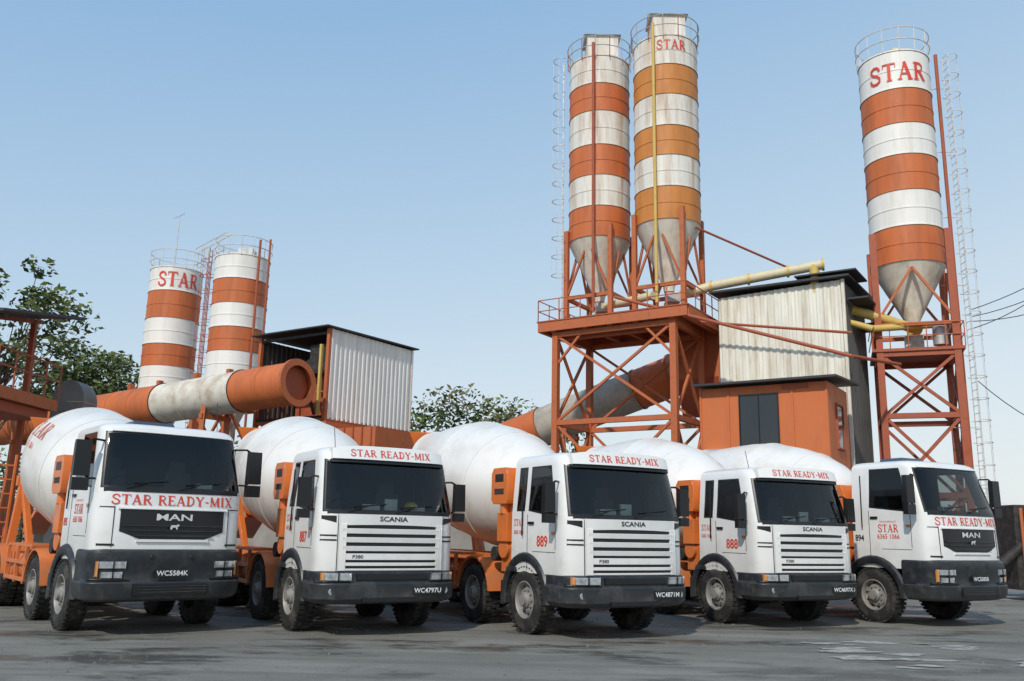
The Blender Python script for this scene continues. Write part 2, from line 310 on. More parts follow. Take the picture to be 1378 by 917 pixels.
def chassis_mesh():
    b=MB()
    for x in(-.42,.42): b.box((x,-3.1,.92),(.09,8.4,.26),'dark')
    for y in(.9,-.9,-2.6,-4.2,-5.7,-7.1): b.box((0,y,.9),(.9,.12,.18),'dark')
    for y in(0,-1.9): b.tube((-1.0,y,.54),(1.0,y,.54),.075,'dark')
    for y in(-5.0,-6.35): b.tube((-1.0,y,.54),(1.0,y,.54),.11,'dark'); b.lathe([(-.25,.1),(-.15,.24),(.15,.24),(.25,.1)],(0,y,.56),(1,0,0),'dark',n=16)
    b.box((0,.3,.95),(.9,1.5,.5),'dark'); b.box((0,-1.0,.85),(.6,1.2,.4),'dark')
    # water tank + pump pod behind the cab
    b.prism([(-.62,2.12),(-.58,2.2),(-.58,2.62),(-.66,2.76),(-1.1,2.76),(-1.18,2.66),(-1.18,2.2),(-1.1,2.12)],-1.14,1.22,'orange')
    for x in(1.222,-1.142):
        b.box((x,-.88,2.58),(.012,.30,.14),'black'); b.box((x,-.88,2.34),(.012,.34,.10),'dark')
    for x in(-.95,.98): b.box((x,-.88,1.55),(.14,.34,1.2),'orange')
    b.box((.99,-.86,1.72),(.34,.36,.5),'orange'); b.tube((1.1,-.86,1.95),(1.1,-.86,2.15),.09,'orange',n=12)
    b.box((0,-.9,1.6),(1.3,.35,.7),'dark'); b.tube((.7,-.88,1.35),(1.12,-.88,1.35),.17,'orange',n=20); b.tube((.6,-1.25,1.25),(1.1,-1.25,1.25),.13,'dark',n=16)
    for k in range(3): b.path([(.9,-.75-.12*k,2.1),(.98,-.72-.12*k,1.7),(.85,-.8-.12*k,1.25),(.6,-1.2,1.1)],.022,'black',n=6)
    # drum frame (orange)
    for x in(-.45,.45):
        b.box((x,-3.6,1.14),(.12,5.6,.16),'orange')
        b.beam((x*1.8,-1.3,1.15),(x*.7,-1.38,2.3),.13,'orange'); b.beam((x*.9,-1.9,1.15),(x*.7,-1.38,2.25),.11,'orange')
        b.beam((x*1.9,-5.7,1.15),(x*1.6,-5.85,2.55),.15,'orange'); b.beam((x*1.4,-5.0,1.15),(x*1.6,-5.85,2.5),.12,'orange')
    b.box((0,-1.36,2.22),(.9,.2,.35),'orange'); b.box((0,-5.88,2.5),(1.7,.18,.22),'orange')
    b.lathe([(0,.3),(.18,.3),(.2,.15)],DP+DD*-.2,DD,'dark',n=20)
    for x in(-.55,.55): b.tube((x-.06,-5.72,2.62),(x+.06,-5.72,2.62),.15,'dark',n=20)
    for sx in(-1,1):
        b.tube((sx*.82,-2.75,.82),(sx*.82,-3.9,.82),.30,'orange' if sx>0 else 'dark',n=20)
        b.box((sx*.84,-4.2,.85),(.5,.3,.45),'orange')
        b.box((sx*.95,-3.3,1.22),(.42,1.9,.05),'orange')
        b.beam((sx*1.15,-2.6,.62),(sx*1.15,-4.25,.62),.07,'orange'); b.beam((sx*1.15,-2.6,.92),(sx*1.15,-4.25,.92),.07,'orange')
        for y in(-2.7,-3.4,-4.2): b.beam((sx*1.15,y,.55),(sx*1.15,y,1.2),.06,'orange')
        for yc in(-5.0,-6.35):
            vs=[];
            for i in range(11):
                t=rad(10+16*i)
                for x in(.62,1.22): vs.append((sx*x,yc+.64*math.cos(t),.54+.64*math.sin(t)))
            b.add(vs,[(2*i,2*i+1,2*i+3,2*i+2) for i in range(10)],'orange')
        vs=[]
        for i in range(11):
            t=rad(5+17*i)
            for r in(.62,.66):
                for x in(.78,1.2): vs.append((sx*x,-1.9+r*math.cos(t),.54+r*math.sin(t)))
        fs=[]
        for i in range(10):
            o=4*i; fs+=[(o,o+1,o+5,o+4),(o+2,o+3,o+7,o+6),(o+1,o+3,o+7,o+5),(o,o+2,o+6,o+4)]
        b.add(vs,fs,'orange')
    for x in(.75,1.1): b.beam((x,-6.9,.9),(x,-6.75,3.1),.05,'orange')
    for k in range(7): b.beam((.75,-6.9+.02*k,1.0+k*.31),(1.1,-6.9+.02*k,1.0+k*.31),.035,'orange')
    b.lathe([(0,.25),(.75,.62),(.8,.64),(.8,.6),(.05,.22)],(0,-6.6,3.15),(0,.1,1),'orange',n=4)
    b.tube((0,-6.45,2.6),(0,-6.75,2.0),.42,'orange',.3,n=16); 
    b.prism([(-6.7,1.95),(-6.7,1.85),(-7.7,1.35),(-7.7,1.5)],-.24,.24,'orange')
    b.box((0,-7.2,.75),(2.2,.1,.12),'orange'); b.box((.85,-7.22,.9),(.35,.06,.14),'red'); b.box((-.85,-7.22,.9),(.35,.06,.14),'red')
    b.tube((-.95,-.7,1.2),(-.95,-.7,2.0),.11,'dark',n=16)
    return b.mesh('chassis_frame')
CHA=chassis_mesh()

def fender(b,B,col='grey'):
    for sx in(-1,1):
        vs=[];n=16
        for i in range(n+1):
            t=rad(-2+190*i/n)
            for r,x in((.62,.72),(.62,B),(.66,B+.02),(.75,B+.015),(.78,B-.03)): vs.append((sx*x,r*math.cos(t),.54+r*math.sin(t)))
        fs=[]
        for i in range(n):
            o=5*i
            for k in range(4): fs.append((o+k,o+k+1,o+k+6,o+k+5))
        b.add(vs,fs,col)
        b.box((sx*(B-.18),-.72,.62),(.38,.10,.40),col)

def interior(b,cab,wsb,H):
    b.box((0,cab.front(0,wsb)-.47,wsb-.18),(1.9,.5,.30),'lining'); b.box((0,cab.front(0,wsb)-.38,wsb-.02),(1.75,.36,.06),'lining')
    for x in(.55,-.55):
        b.box((x,.05,wsb-.55),(.52,.52,.18),'seat'); b.box((x,-.24,wsb-.1),(.50,.16,.85),'seat',taper=.85); b.box((x,-.27,wsb+.42),(.28,.11,.2),'seat')
    T=Matrix.Translation((.55,.54,wsb+.02))@Matrix.Rotation(rad(-50),4,'X')
    b.ring((0,0,0),.22,.016,'black',n=20,T=T); b.tube((.55,.54,wsb+.02),(.55,.68,wsb-.25),.03,'black'); b.box((0,0,0),(.4,.04,.02),'black',T)
    b.box((0,-.42,(wsb+H)/2),(1.9,.03,H-wsb-.2),'lining')

def mirror(b,x,y,z,w,h,sx,armz):
    b.box((sx*x,y,z),(w,.11,h),'black',taper=.93); b.box((sx*x,y-.062,z),(w*.82,.006,h*.85),'chrome')
    for dz in(-1,1): b.path([(sx*(x-.02),y,z+dz*h*.42),(sx*(x-.14),y-.02,z+dz*(h*.5+.03)),(sx*(x-.36),y-.14,z+dz*(h*.5+.02)+armz)],.018,'black',n=6)

def slat_cab():
    H,wsb,wst=2.95,1.93,2.70
    cab=Cab([(1.0,1.43),(1.9,1.41),(2.72,1.18),(2.95,1.10)],[(1.0,1.18),(1.95,1.18),(2.95,1.10)],.42,-.52)
    s=MB(); cab_shell(s,cab,.98,wsb,wst,H,True); 
    l=MB(); cab_shell(l,cab,.98,wsb,wst,H,True,.035,True); interior(l,cab,wsb,H)
    d=MB()
    bow=lambda z:(lambda b:z-.06*(b/.98)**4)
    fstrip(d,cab,-.98,.98,2.735,bow(2.96),.085,.10,'white',16,sh=.015)
    fn=lambda u,v,k:(-u,cab.front(u,2.84+v,.096+.008*((v+.1)/.2)+k),2.84+v)
    serif(d,'STAR READY-MIX',.11,fn,'red',1.22)
    fstrip(d,cab,-.99,.99,2.68,2.732,.05,.06,'black',14)
    # bonnet panel with maker lettering, drooping at the corners
    fstrip(d,cab,-.88,.88,lambda b:1.705-.02*(b/.88)**2,1.862,.026,.045,'white',14,sh=.012)
    fn=lambda u,v,k:(-u,cab.front(u,1.80+v,.040),1.80+v); sans(d,'SCANIA',.075,fn,'inkblack',1.35,.02)
    fstrip(d,cab,-1.06,1.06,1.868,1.925,.012,.03,'black',14)
    fstrip(d,cab,-.86,.86,1.01,1.735,.004,.03,'black',12)
    for za,zb,w in((1.565,1.645,.84),(1.43,1.51,.83),(1.30,1.375,.82)): fstrip(d,cab,-w,w,za,zb,.030,.03,'white',14,sh=.012)
    fstrip(d,cab,-.81,.81,1.165,1.262,.034,.03,'white',14)
    for za,zb in((1.075,1.125),(1.005,1.035)): fstrip(d,cab,-.79,.79,za,zb,.036,.03,'white',14)
    for sx in(-1,1):
        fstrip(d,cab,sx*.775,sx*.885,1.0,1.715,.0345,.045,'white',3)
        fstrip(d,cab,sx*.93,sx*1.13,lambda b:1.73+.25*(abs(b)-.93),1.835,.006,.02,'black',6)
        fstrip(d,cab,sx*.915,sx*1.135,1.52,1.545,.006,.02,'black',5); fstrip(d,cab,sx*.915,sx*1.135,1.45,1.475,.006,.02,'black',5)
        fstrip(d,cab,sx*.893,sx*.901,1.0,1.85,.003,.01,'black',1)
    fn=lambda u,v,k:(.58-u,cab.front(.58-u,1.213+v,.0375),1.213+v); sans(d,'P380',.055,fn,'inkblack',1.2,.02)
    g=MB(); wrap(g,1.215,1.51,.46,.70,[(.50,-.12),(.53,-.04),(.58,0),(.80,.01),(.84,-.02),(.975,-.02),(.995,-.05)],'grey')
    bc=Cab([(0,1.51),(2,1.51)],[(0,1.215),(2,1.215)],.46,0)
    for sx in(-1,1):
        fstrip(g,bc,sx*.68,sx*1.08,.855,.965,-.005,.03,'lamp',8); fstrip(g,bc,sx*1.082,sx*1.12,.855,.965,-.007,.03,'amber',3)
        fstrip(g,bc,sx*.87,sx*.885,.855,.965,.004,.03,'black',1)
        fstrip(g,bc,sx*.66,sx*1.19,.835,.85,.005,.03,'black',8)
        g.tube((sx*.96,1.33,.69),(sx*.96,1.43,.69),.055,'lamp',n=14)
    fstrip(g,bc,-.60,.60,.86,.955,.0,.02,'black',8)
    fstrip(g,bc,-.5,.5,.53,.60,.014,.02,'black',8)
    g.box((0,1.15,1.0),(1.9,.4,.12),'dark')
    fender(g,1.20)
    for sx in(-1,1):
        g.box((sx*1.19,.88,.72),(.05,.28,.05),'black'); g.box((sx*1.19,-.42,1.02),(.06,.3,.08),'grey')
    return cab,s,l,d,g,dict(H=H,wsb=wsb,wst=wst)
def vgrille_cab():
    H,wsb,wst=3.22,2.21,3.03
    cab=Cab([(1.1,1.44),(1.8,1.43),(2.2,1.39),(3.03,1.13),(3.22,1.03)],[(1.1,1.15),(2.2,1.15),(3.22,1.07)],.38,-.5)
    s=MB(); cab_shell(s,cab,1.08,wsb,wst,H,False)
    l=MB(); cab_shell(l,cab,1.08,wsb,wst,H,False,.035,True); interior(l,cab,wsb,H)
    d=MB()
    fstrip(d,cab,-.95,.95,3.065,lambda b:3.15-.05*(b/.95)**4,.03,.05,'white',12)
    fn=lambda u,v,k:(-u,cab.front(u,2.01+v,.006+k),2.01+v); serif(d,'STAR READY-MIX',.15,fn,'red',1.20)
    zt=1.86
    lo=lambda b:1.42+max(0,(abs(b)-.5))*.38
    fstrip(d,cab,-.80,.80,lo,zt,.006,.02,'black',16)
    for z,w in((1.47,.60),(1.545,.68),(1.62,.76)): fstrip(d,cab,-w,w,z-.010,z+.010,.03,.03,'grey',12)
    fstrip(d,cab,-.84,.84,zt+.004,zt+.03,.026,.04,'white',12)
    fstrip(d,cab,-.55,.55,1.375,1.415,.026,.04,'white',12)
    fn=lambda u,v,k:(-u,cab.front(u,1.755+v,.012),1.755+v); sans(d,'MAN',.10,fn,'chrome',1.9,.02)
    LI=[(-.09,-.02),(-.07,.03),(-.02,.035),(.03,.03),(.05,.05),(.09,.04),(.08,.01),(.05,0),(.06,-.05),(.03,-.045),(.02,-.01),(-.04,-.015),(-.05,-.05),(-.08,-.05)]
    d.add([(-u*.8,cab.front(u,1.61+v*.8,.045),1.61+v*.8) for u,v in LI],[tuple(range(len(LI)))],'chrome')
    for sx in(-1,1):
        fstrip(d,cab,sx*.86,sx*1.08,1.32,1.35,.010,.03,'black',6); fstrip(d,cab,sx*.90,sx*1.08,1.885,1.90,.004,.02,'grey',5)
        fstrip(d,cab,sx*.885,sx*.893,1.3,1.9,.003,.01,'black',1)
    fstrip(d,cab,-1.05,1.05,2.125,2.175,.010,.02,'black',14)
    g=MB(); wrap(g,1.20,1.53,.44,.70,[(.50,-.12),(.54,-.03),(.60,0),(.78,.015),(.82,-.02),(1.06,-.02),(1.12,-.005),(1.23,-.015),(1.27,-.07)],'grey')
    bc=Cab([(0,1.53),(2,1.53)],[(0,1.20),(2,1.20)],.44,0)
    for sx in(-1,1):
        fstrip(g,bc,sx*.68,sx*1.04,.99,1.09,.0,.03,'lamp',8); fstrip(g,bc,sx*.72,sx*1.0,.85,.94,-.008,.03,'lamp',8); fstrip(g,bc,sx*1.045,sx*1.075,.87,1.09,-.004,.03,'amber',3)
        fstrip(g,bc,sx*.84,sx*.855,.85,1.09,.006,.03,'black',1)
        fstrip(g,bc,sx*.62,sx*1.16,.815,.84,.004,.03,'black',8)
    fstrip(g,bc,-.56,.56,.60,.76,.024,.02,'black',8)
    for z in(.64,.68,.72): fstrip(g,bc,-.54,.54,z-.006,z+.006,.034,.02,'grey',6)
    for sx in(-.3,.3): g.tube((sx,1.48,1.15),(sx,1.53,1.15),.04,'black',n=10)
    g.box((0,1.15,1.1),(1.9,.4,.12),'dark')
    fender(g,1.19)
    for sx in(-1,1):
        g.box((sx*1.17,.87,.80),(.05,.28,.05),'black'); g.box((sx*1.15,.88,1.13),(.05,.32,.24),'grey')
    return cab,s,l,d,g,dict(H=H,wsb=wsb,wst=wst)

def cab_extras(kind,cab,P,num,plate,numcol):
    b=MB(); wsb,wst,H=P['wsb'],P['wst'],P['H']
    for x0,x1 in((.75,.12),(-.05,-.72)):
        z0=wsb-.03; b.tube((x0,cab.front(x0,z0,.03),z0),((x0+x1)/2,cab.front(0,wsb+.07,.03),wsb+.07),.012,'black',n=6)
        b.tube((x0-.1,cab.front(x0,wsb+.05,.025),wsb+.05),(x1,cab.front(x1,wsb+.10,.025),wsb+.10),.011,'black',n=6)
    for sx in(-1,1):
        Bz=interp(cab.B,wsb-.4)
        if kind=='man':
            mirror(b,1.37,1.12,wsb+.40,.24,.54,sx,0.0); b.box((sx*1.37,1.12,wsb+.01),(.24,.11,.19),'black')
        else:
            mirror(b,1.37,1.04,wsb+.26,.20,.46,sx,0.0); b.box((sx*1.37,1.04,wsb-.07),(.19,.10,.14),'black')
        ar=-.03 if kind=='man' else .07
        zb=1.14 if kind=='man' else 1.02
        b.box((sx*(Bz),ar,(zb+wsb)/2),(.008,.010,wsb-zb),'black'); b.box((sx*(Bz),.95,(zb+.35+wsb)/2),(.008,.010,wsb-zb-.35),'black')
        b.box((sx*Bz,.60,zb+.31),(.008,.70,.008),'black')
        b.box((sx*(Bz+.01),ar+.13,wsb-.14),(.03,.17,.045),'black')
        b.box((sx*(Bz+.004),.90,wsb-.30),(.02,.10,.05),'amber')
        b.tube((sx*(Bz+.035),-.06-(.0 if kind!='man' else .12),wsb-.35),(sx*(Bz+.02),-.06-(.0 if kind!='man' else .12),wst-.1),.013,'black',n=6)
    for sx in(1,-1):
        Bz=interp(cab.B,1.6)
        side=lambda a0,z0:(lambda u,v,k:(sx*(Bz+.006+k),a0+u*sx,z0+v))
        if kind=='man':
            serif(b,'STAR',.15,side(.42,1.86),'red',1.0); sans(b,'6365 1066',.095,side(.42,1.70),'red',.95,.015)
            sans(b,'THE MIX SPECIALIST',.035,side(.42,1.99),'red',.9)
            sans(b,num,.13,side(-.28,1.66),numcol,.85,.02)
        else:
            serif(b,'STAR',.11,side(-.22,1.80),'red',.9); sans(b,'6365 1066',.065,side(-.22,1.64),'red',.85,.01)
            sans(b,num,.18,side(.55,1.50),'red',.95,.02)
    pz,pb=(.92,0.) if kind=='man' else (.70,-.60)
    bb=(1.20,1.53,.44) if kind=='man' else (1.215,1.51,.46)
    ya=bb[1]-drop(pb/bb[0],bb[2])+.03
    b.box((pb,ya,pz),(.50,.02,.115),'plate'); sans(b,plate,.075,lambda u,v,k:(pb-u,ya+.0125,pz+v),'platew',1.05,.015)
    if kind=='man':
        b.box((.1,.05,H+.045),(.75,.6,.12),'hatch',taper=.85)
        b.tube((-.8,.8,H-.03),(-.8,.7,H+.5),.006,'black',n=5)
    else:
        b.tube((.75,.6,H-.02),(.75,.5,H+.35),.006,'black',n=5); b.box((-.3,.1,H+.02),(.5,.5,.06),'white')
        y=cab.front(0,wsb)-.24
        b.box((-.05,y,wsb+.09),(.22,.04,.2),'paper'); b.box((.28,y-.03,wsb+.05),(.3,.03,.1),'paper')
        if num=='887': b.lathe([(0,.13),(.01,.15),(.02,.12),(.08,.11),(.12,.06),(.13,0)],(-.42,y-.02,wsb+.03),(0,0,1),'yellow',n=18)
    b.box((.4 if num in('889','894') else -.5,cab.front(.5,wsb)-.2,wsb+.05),(.25,.12,.08),'paper')
    return b
SC=slat_cab(); MA=vgrille_cab()
PRE={}
for k,X in(('sc',SC),('man',MA)):
    PRE[k]=(X[0],X[1].mesh('cab_shell',30),X[2].mesh('cab_interior'),X[3].mesh('grille_and_panels'),X[4].mesh('bumper_and_fenders'),X[5])

def truck(kind,x,y,th,num,plate,numcol='red',drum=None):
    e=empty('concrete_mixer_truck',(x,y,0),math.pi+rad(th))
    cab,sh,ins,pan,bum,P=PRE[kind]
    mkobj('cab_shell',sh,e); mkobj('cab_interior',ins,e,bevel=.01); mkobj('front_panels',pan,e,bevel=.006); mkobj('bumper_and_fenders',bum,e,bevel=.012)
    cab_extras('man' if kind=='man' else 'sc',cab,P,num,plate,numcol).obj('mirrors_wipers_lettering',e,bevel=.012)
    mkobj('mixer_drum',drum or DRUM,e); mkobj('chassis_frame',CHA,e,bevel=.012)
    for i,(yy,fr) in enumerate(((0,1),(-1.9,1),(-5.0,0),(-6.35,0))):
        for sx in(1,-1):
            w=mkobj('wheel_%d%s'%(i+1,'r' if sx>0 else 'l'),WF if fr else WR,e,(sx*1.03,yy,.54))
            w.rotation_euler=(random.random()*6,0,0 if sx>0 else math.pi)
            if not fr: 
                w2=mkobj('wheel_inner_%d%s'%(i+1,'r' if sx>0 else 'l'),WR,e,(sx*.70,yy,.54)); w2.rotation_euler=(1,0,0 if sx>0 else math.pi)
    return e
truck('man',-6.13,15.24,39.7,'895','WC5584K','red',DRUML)
truck('sc',-2.57,15.72,30.8,'887','WC4797U')
truck('sc',1.32,15.87,29.2,'889','WC4871M')
truck('sc',5.12,18.34,25.2,'888','WC4697X')
truck('man',8.46,19.15,29.0,'894','WC5585B','inkblack')

# ------------------------------------------------------------------ plant
ZB=.13; PH=rad(-33); lx,ly=math.cos(PH),math.sin(PH); wx,wy=-ly,lx
def sc_z(L,k): return [1.5+(z-1.5)*k for z in L]
def silo_body(b,r,bands,mats,cone,zc,railh=1.0,railm='rail'):
    for (z1,z0),m in zip(zip(bands[:-1],bands[1:]),mats):
        mid=(z0+z1)/2
        prof=[(z0,r+.03),(z0+.05,r+.03),(z0+.052,r),(mid-.03,r),(mid-.028,r+.018),(mid+.028,r+.018),(mid+.03,r),(z1,r)]
        b.lathe(prof,(0,0,0),(0,0,1),m,n=56)
    zt=bands[0]; b.lathe([(zt,r+.03),(zt+.06,r+.03),(zt+.06,r),(zt+.22,0)],(0,0,0),(0,0,1),mats[0],n=56)
    b.lathe([(zc,.22),(zc+.25,.26),(bands[-1],r)],(0,0,0),(0,0,1),cone,n=56); b.lathe([(zc-.5,.2),(zc,.2)],(0,0,0),(0,0,1),'steel',n=20,cap0=True)
    if railh:
        for i in range(14):
            t=2*math.pi*i/14; b.tube((r*1.02*math.cos(t),r*1.02*math.sin(t),zt),(r*1.05*math.cos(t),r*1.05*math.sin(t),zt+railh),.022,railm,n=5)
        for h in(railh,railh*.5): b.ring((0,0,zt+h),r*1.05,.024,railm,n=36)
def caged_ladder(b,x,y,z0,z1,ang,m='rail',step=.9):
    T=Matrix.Translation((x,y,0))@Matrix.Rotation(ang,4,'Z')
    for s in(-.22,.22): b.tube((0,s,z0),(0,s,z1),.022,m,n=5,T=T)
    z=z0
    while z<z1: b.tube((0,-.22,z),(0,.22,z),.014,m,n=4,T=T); z+=.32
    z=z0+2.2
    while z<z1+.1:
        b.ring((.12,0,z),.38,.018,m,n=10,a0=-2.1,a1=2.1,T=T,k=4); z+=step
    for a in(-1.2,0,1.2): b.tube((.12+.38*math.cos(a),.38*math.sin(a),z0+2.2),(.12+.38*math.cos(a),.38*math.sin(a),z1),.010,m,n=4,T=T)
def legs(b,hx,hy,z0,z1,m,w=.24,braces=(),bm=None,bw=.1):
    C=[(-hx,-hy),(hx,-hy),(hx,hy),(-hx,hy)]
    for x,y in C: b.beam((x,y,z0),(x,y,z1),w,m)
    for (a,c,typ) in braces:
        for i in range(4):
            p,q=C[i],C[(i+1)%4]
            if 'h' in typ: b.beam((*p,c),(*q,c),w*.8,m)
            if 'x' in typ: b.beam((*p,a),(*q,c),bw,bm or m); b.beam((*q,a),(*p,c),bw,bm or m)
            if 'v' in typ:
                mid=((p[0]+q[0])/2,(p[1]+q[1])/2); b.beam((*p,a),(*mid,c),bw,bm or m); b.beam((*q,a),(*mid,c),bw,bm or m)

# right-hand silo
e=empty('cement_silo',(16.75,36,ZB))
b=MB(); r=1.45
RB=sc_z([22.9,21.1,19.45,17.98,16.33,14.71,13.13],.962)
silo_body(b,r,RB,['swc','so','swc','so','swc','so'],'cone',10.1,railh=1.1)
va=math.atan2(-36,-16.75)
serif(b,'STAR',.82,lambda u,v,k:((r+.04+k)*math.cos(va+.12+u/r),(r+.04+k)*math.sin(va+.12+u/r),RB[0]-.95+v),'red',.9)
b.box((.3,.2,RB[0]+.5),(.8,.8,.7),'sw'); b.obj('silo_shell',e)
b=MB(); h=1.42
legs(b,h,h,-.2,13.9,'steelr',.26,((.2,3.2,'hx'),(3.2,6.3,'hx'),(6.3,8.8,'hx')),'steelr',.12)
legs(b,h,h,8.8,12.5,'steel',.2,((10.2,12.4,'v'),(8.9,10.0,'h')),'steel',.1)
b.box((0,0,8.95),(3.4,3.2,.12),'steelr')
for z in (9.5,10.0):
    for p,q in(((-1.7,-1.6),(1.7,-1.6)),((1.7,-1.6),(1.7,1.6)),((-1.7,-1.6),(-1.7,1.6))): b.tube((*p,z),(*q,z),.022,'steel',n=5)
for i in range(6): b.tube((-1.7+i*.68,-1.6,9.0),(-1.7+i*.68,-1.6,10.0),.022,'steel',n=5)
b.box((0,0,9.4),(.7,.7,.7),'galv'); b.tube((.9,-.9,9.2),(.9,-.9,10.0),.28,'galv',n=14)
b.obj('support_frame',e,rot=rad(-20))
b=MB(); caged_ladder(b,2.25,-.2,.5,22.6,0); 
for z in range(3,22,3): b.tube((1.3,-.1,z),(2.25,-.2,z),.02,'rail',n=5)
b.tube((1.55,-.75,4),(1.55,-.75,22.3),.075,'steelr',n=10); b.tube((1.2,-1.1,4),(1.2,-1.1,12.6),.06,'steelr',n=8)
b.obj('ladder_and_pipes',e)
b=MB(); b.path([(-4.3,-.3,11.2),(-1.8,-.8,10.4),(0,-.6,9.9)],.2,'ypipe',n=14); b.path([(-4.0,-.6,10.5),(-2.2,-1.2,9.8),(.8,-1.0,10.1)],.14,'ypipe',n=12)
b.tube((0,0,10.1),(0,0,9.5),.25,'ypipe',n=14)
for t in(.25,.6): b.tube((-4.3+2.5*t,-.3-.5*t,11.2-.8*t),(-4.3+2.5*t+.08,-.3-.5*t,11.2-.8*t-.03),.26,'ypipe',n=14)
b.obj('screw_conveyor',e)

# twin silos on tower
DK=10.75
tw=empty('silo_tower',(5.2,38.6,ZB),PH)
b=MB()
hx,hy=2.8,1.6
legs(b,hx,hy,-.2,DK-.2,'steel',.27,((1.0,6.2,'hx'),(6.2,DK-.6,'hx')),'steel',.11)
for x in(-3.4,-2.8,-1.2,0,1.2,2.8,3.4): b.beam((x,-1.9,DK-.4),(x,1.9,DK-.4),.2,'steel')
for y in(-1.9,1.9): b.box((0,y,DK-.25),(7.1,.14,.42),'steel')
for x in(-3.52,3.52): b.box((x,0,DK-.25),(.14,3.7,.42),'steel')
b.box((0,0,DK),(7.2,4.0,.06),'steelr'); b.box((0,-1.2,DK-.7),(5.6,.16,.22),'steel')
b.beam((-2.8,-1.6,DK-2.0),(-1.4,-1.6,DK-.5),.1,'steel'); b.beam((2.8,-1.6,DK-2.0),(1.4,-1.6,DK-.5),.1,'steel')
b.obj('tower_frame',tw)
b=MB()
for p,q in(((-3.55,-1.95),(-1.4,-1.95)),((-3.55,-1.95),(-3.55,1.95)),((3.55,-1.95),(3.55,1.95)),((1.8,-1.95),(3.55,-1.95))):
    for z in(DK+.5,DK+1.0): b.tube((*p,z),(*q,z),.025,'steel',n=5)
    n=max(2,int(math.dist(p,q)/.9))
    for i in range(n+1): b.tube((p[0]+(q[0]-p[0])*i/n,p[1]+(q[1]-p[1])*i/n,DK),(p[0]+(q[0]-p[0])*i/n,p[1]+(q[1]-p[1])*i/n,DK+1.0),.025,'steel',n=5)
b.obj('handrail',tw)
def twin(x,y,r,bands,mats,zc,pipe,label):
    e=empty('cement_silo',(x,y,ZB)); b=MB()
    silo_body(b,r,bands,mats,'cone',zc,railh=.0)
    zt=bands[0]
    b.lathe([(zt,r*.98),(zt+.25,r*.8),(zt+.3,0)],(0,0,0),(0,0,1),'sw',n=40)
    b.box((.1,0,zt+.85),(1.5,1.3,1.3),'sw'); b.prism([(-.78,zt+1.5),(.78,zt+1.5),(0,zt+1.95)],-.78,.98,'galv')
    for i in range(14):
        t=2*math.pi*i/14; b.tube((r*1.06*math.cos(t),r*1.06*math.sin(t),zt-.1),(r*1.08*math.cos(t),r*1.08*math.sin(t),zt+1.0),.022,'steelr' if i%2 else 'galv',n=5)
    for hh in(1.0,.5): b.ring((0,0,zt+hh),r*1.08,.022,'galv',n=36)
    if label:
        va=math.atan2(-y,-x); serif(b,'STAR',.46,lambda u,v,k:((r+.04+k)*math.cos(va+.2+u/r),(r+.04+k)*math.sin(va+.2+u/r),zt-.45+v),'red',.9)
    b.obj('silo_shell',e)
    b=MB(); h=1.12
    legs(b,h,h,DK+.03,bands[-1]+.5,'steel',.2,((DK+1.2,bands[-1]-.1,'v'),(DK+.1,DK+1.2,'h')),'steel',.09); b.obj('silo_legs',e,rot=PH)
    b=MB(); va=math.atan2(-y,-x)+pipe[0]
    b.tube((math.cos(va)*(r+.15),math.sin(va)*(r+.15),DK+.3),(math.cos(va)*(r+.15),math.sin(va)*(r+.15),zt+.6),.07,pipe[1],n=10)
    for z in range(13,int(zt),2): b.tube((math.cos(va)*(r),math.sin(va)*(r),z),(math.cos(va)*(r+.15),math.sin(va)*(r+.15),z),.03,pipe[1],n=5)
    b.tube((0,0,zc-.5),(0,0,DK+.1),.24,'ypipe',n=14); b.box((.1,-.3,zc-.35),(.6,.5,.4),'galv'); b.obj('filling_pipe',e)
    return e
LB=sc_z([24.4,22.95,21.5,19.75,18.2,16.65,15.15],.965)
RB2=sc_z([24.3,22.85,21.35,19.8,18.35,16.85,15.3],.965)
e1=twin(4.0,39.5,1.43,LB,['sw','so','sw','so','sw','so'],11.9,(-.18,'steelr'),False)
b=MB(); caged_ladder(b,-1.75,-.3,DK+.1,23.8,math.pi,'galv'); b.obj('access_ladder',e1)
e2=twin(6.85,37.5,1.45,RB2,['sw','so2','sw','so2','sw','so2'],11.9,(-.33,'ypipe'),True)
b=MB()
b.path([(6.9,37.3,11.6),(8.5,36.8,12.0),(12.6,34.6,12.4)],.2,'cpipe',n=16); 
for t in(.0,.35,.7,1.): b.tube((8.5+4.1*t-.03,36.8-2.2*t,12.0+.4*t),(8.5+4.1*t+.06,36.8-2.2*t-.03,12.0+.4*t),.26,'ypipe',n=16)
b.tube((12.3,34.75,12.4),(12.3,34.75,11.2),.2,'ypipe',n=14)
b.path([(4.1,39.2,11.6),(6.0,36.6,11.5)],.18,'cpipe',n=14)
b.obj('screw_conveyor',None,(0,0,ZB))
b=MB(); b.path([(4.4,37.0,11.5),(12.4,31.6,8.0),(15.2,34.0,8.2)],.07,'steelr',n=8); b.path([(7.9,36.6,14.6),(12.5,38.0,13.2)],.05,'steelr',n=6); b.path([(7.9,36.3,10.3),(13.0,33.0,9.2)],.06,'steelr',n=6)
b.obj('air_pipe',None,(0,0,ZB))

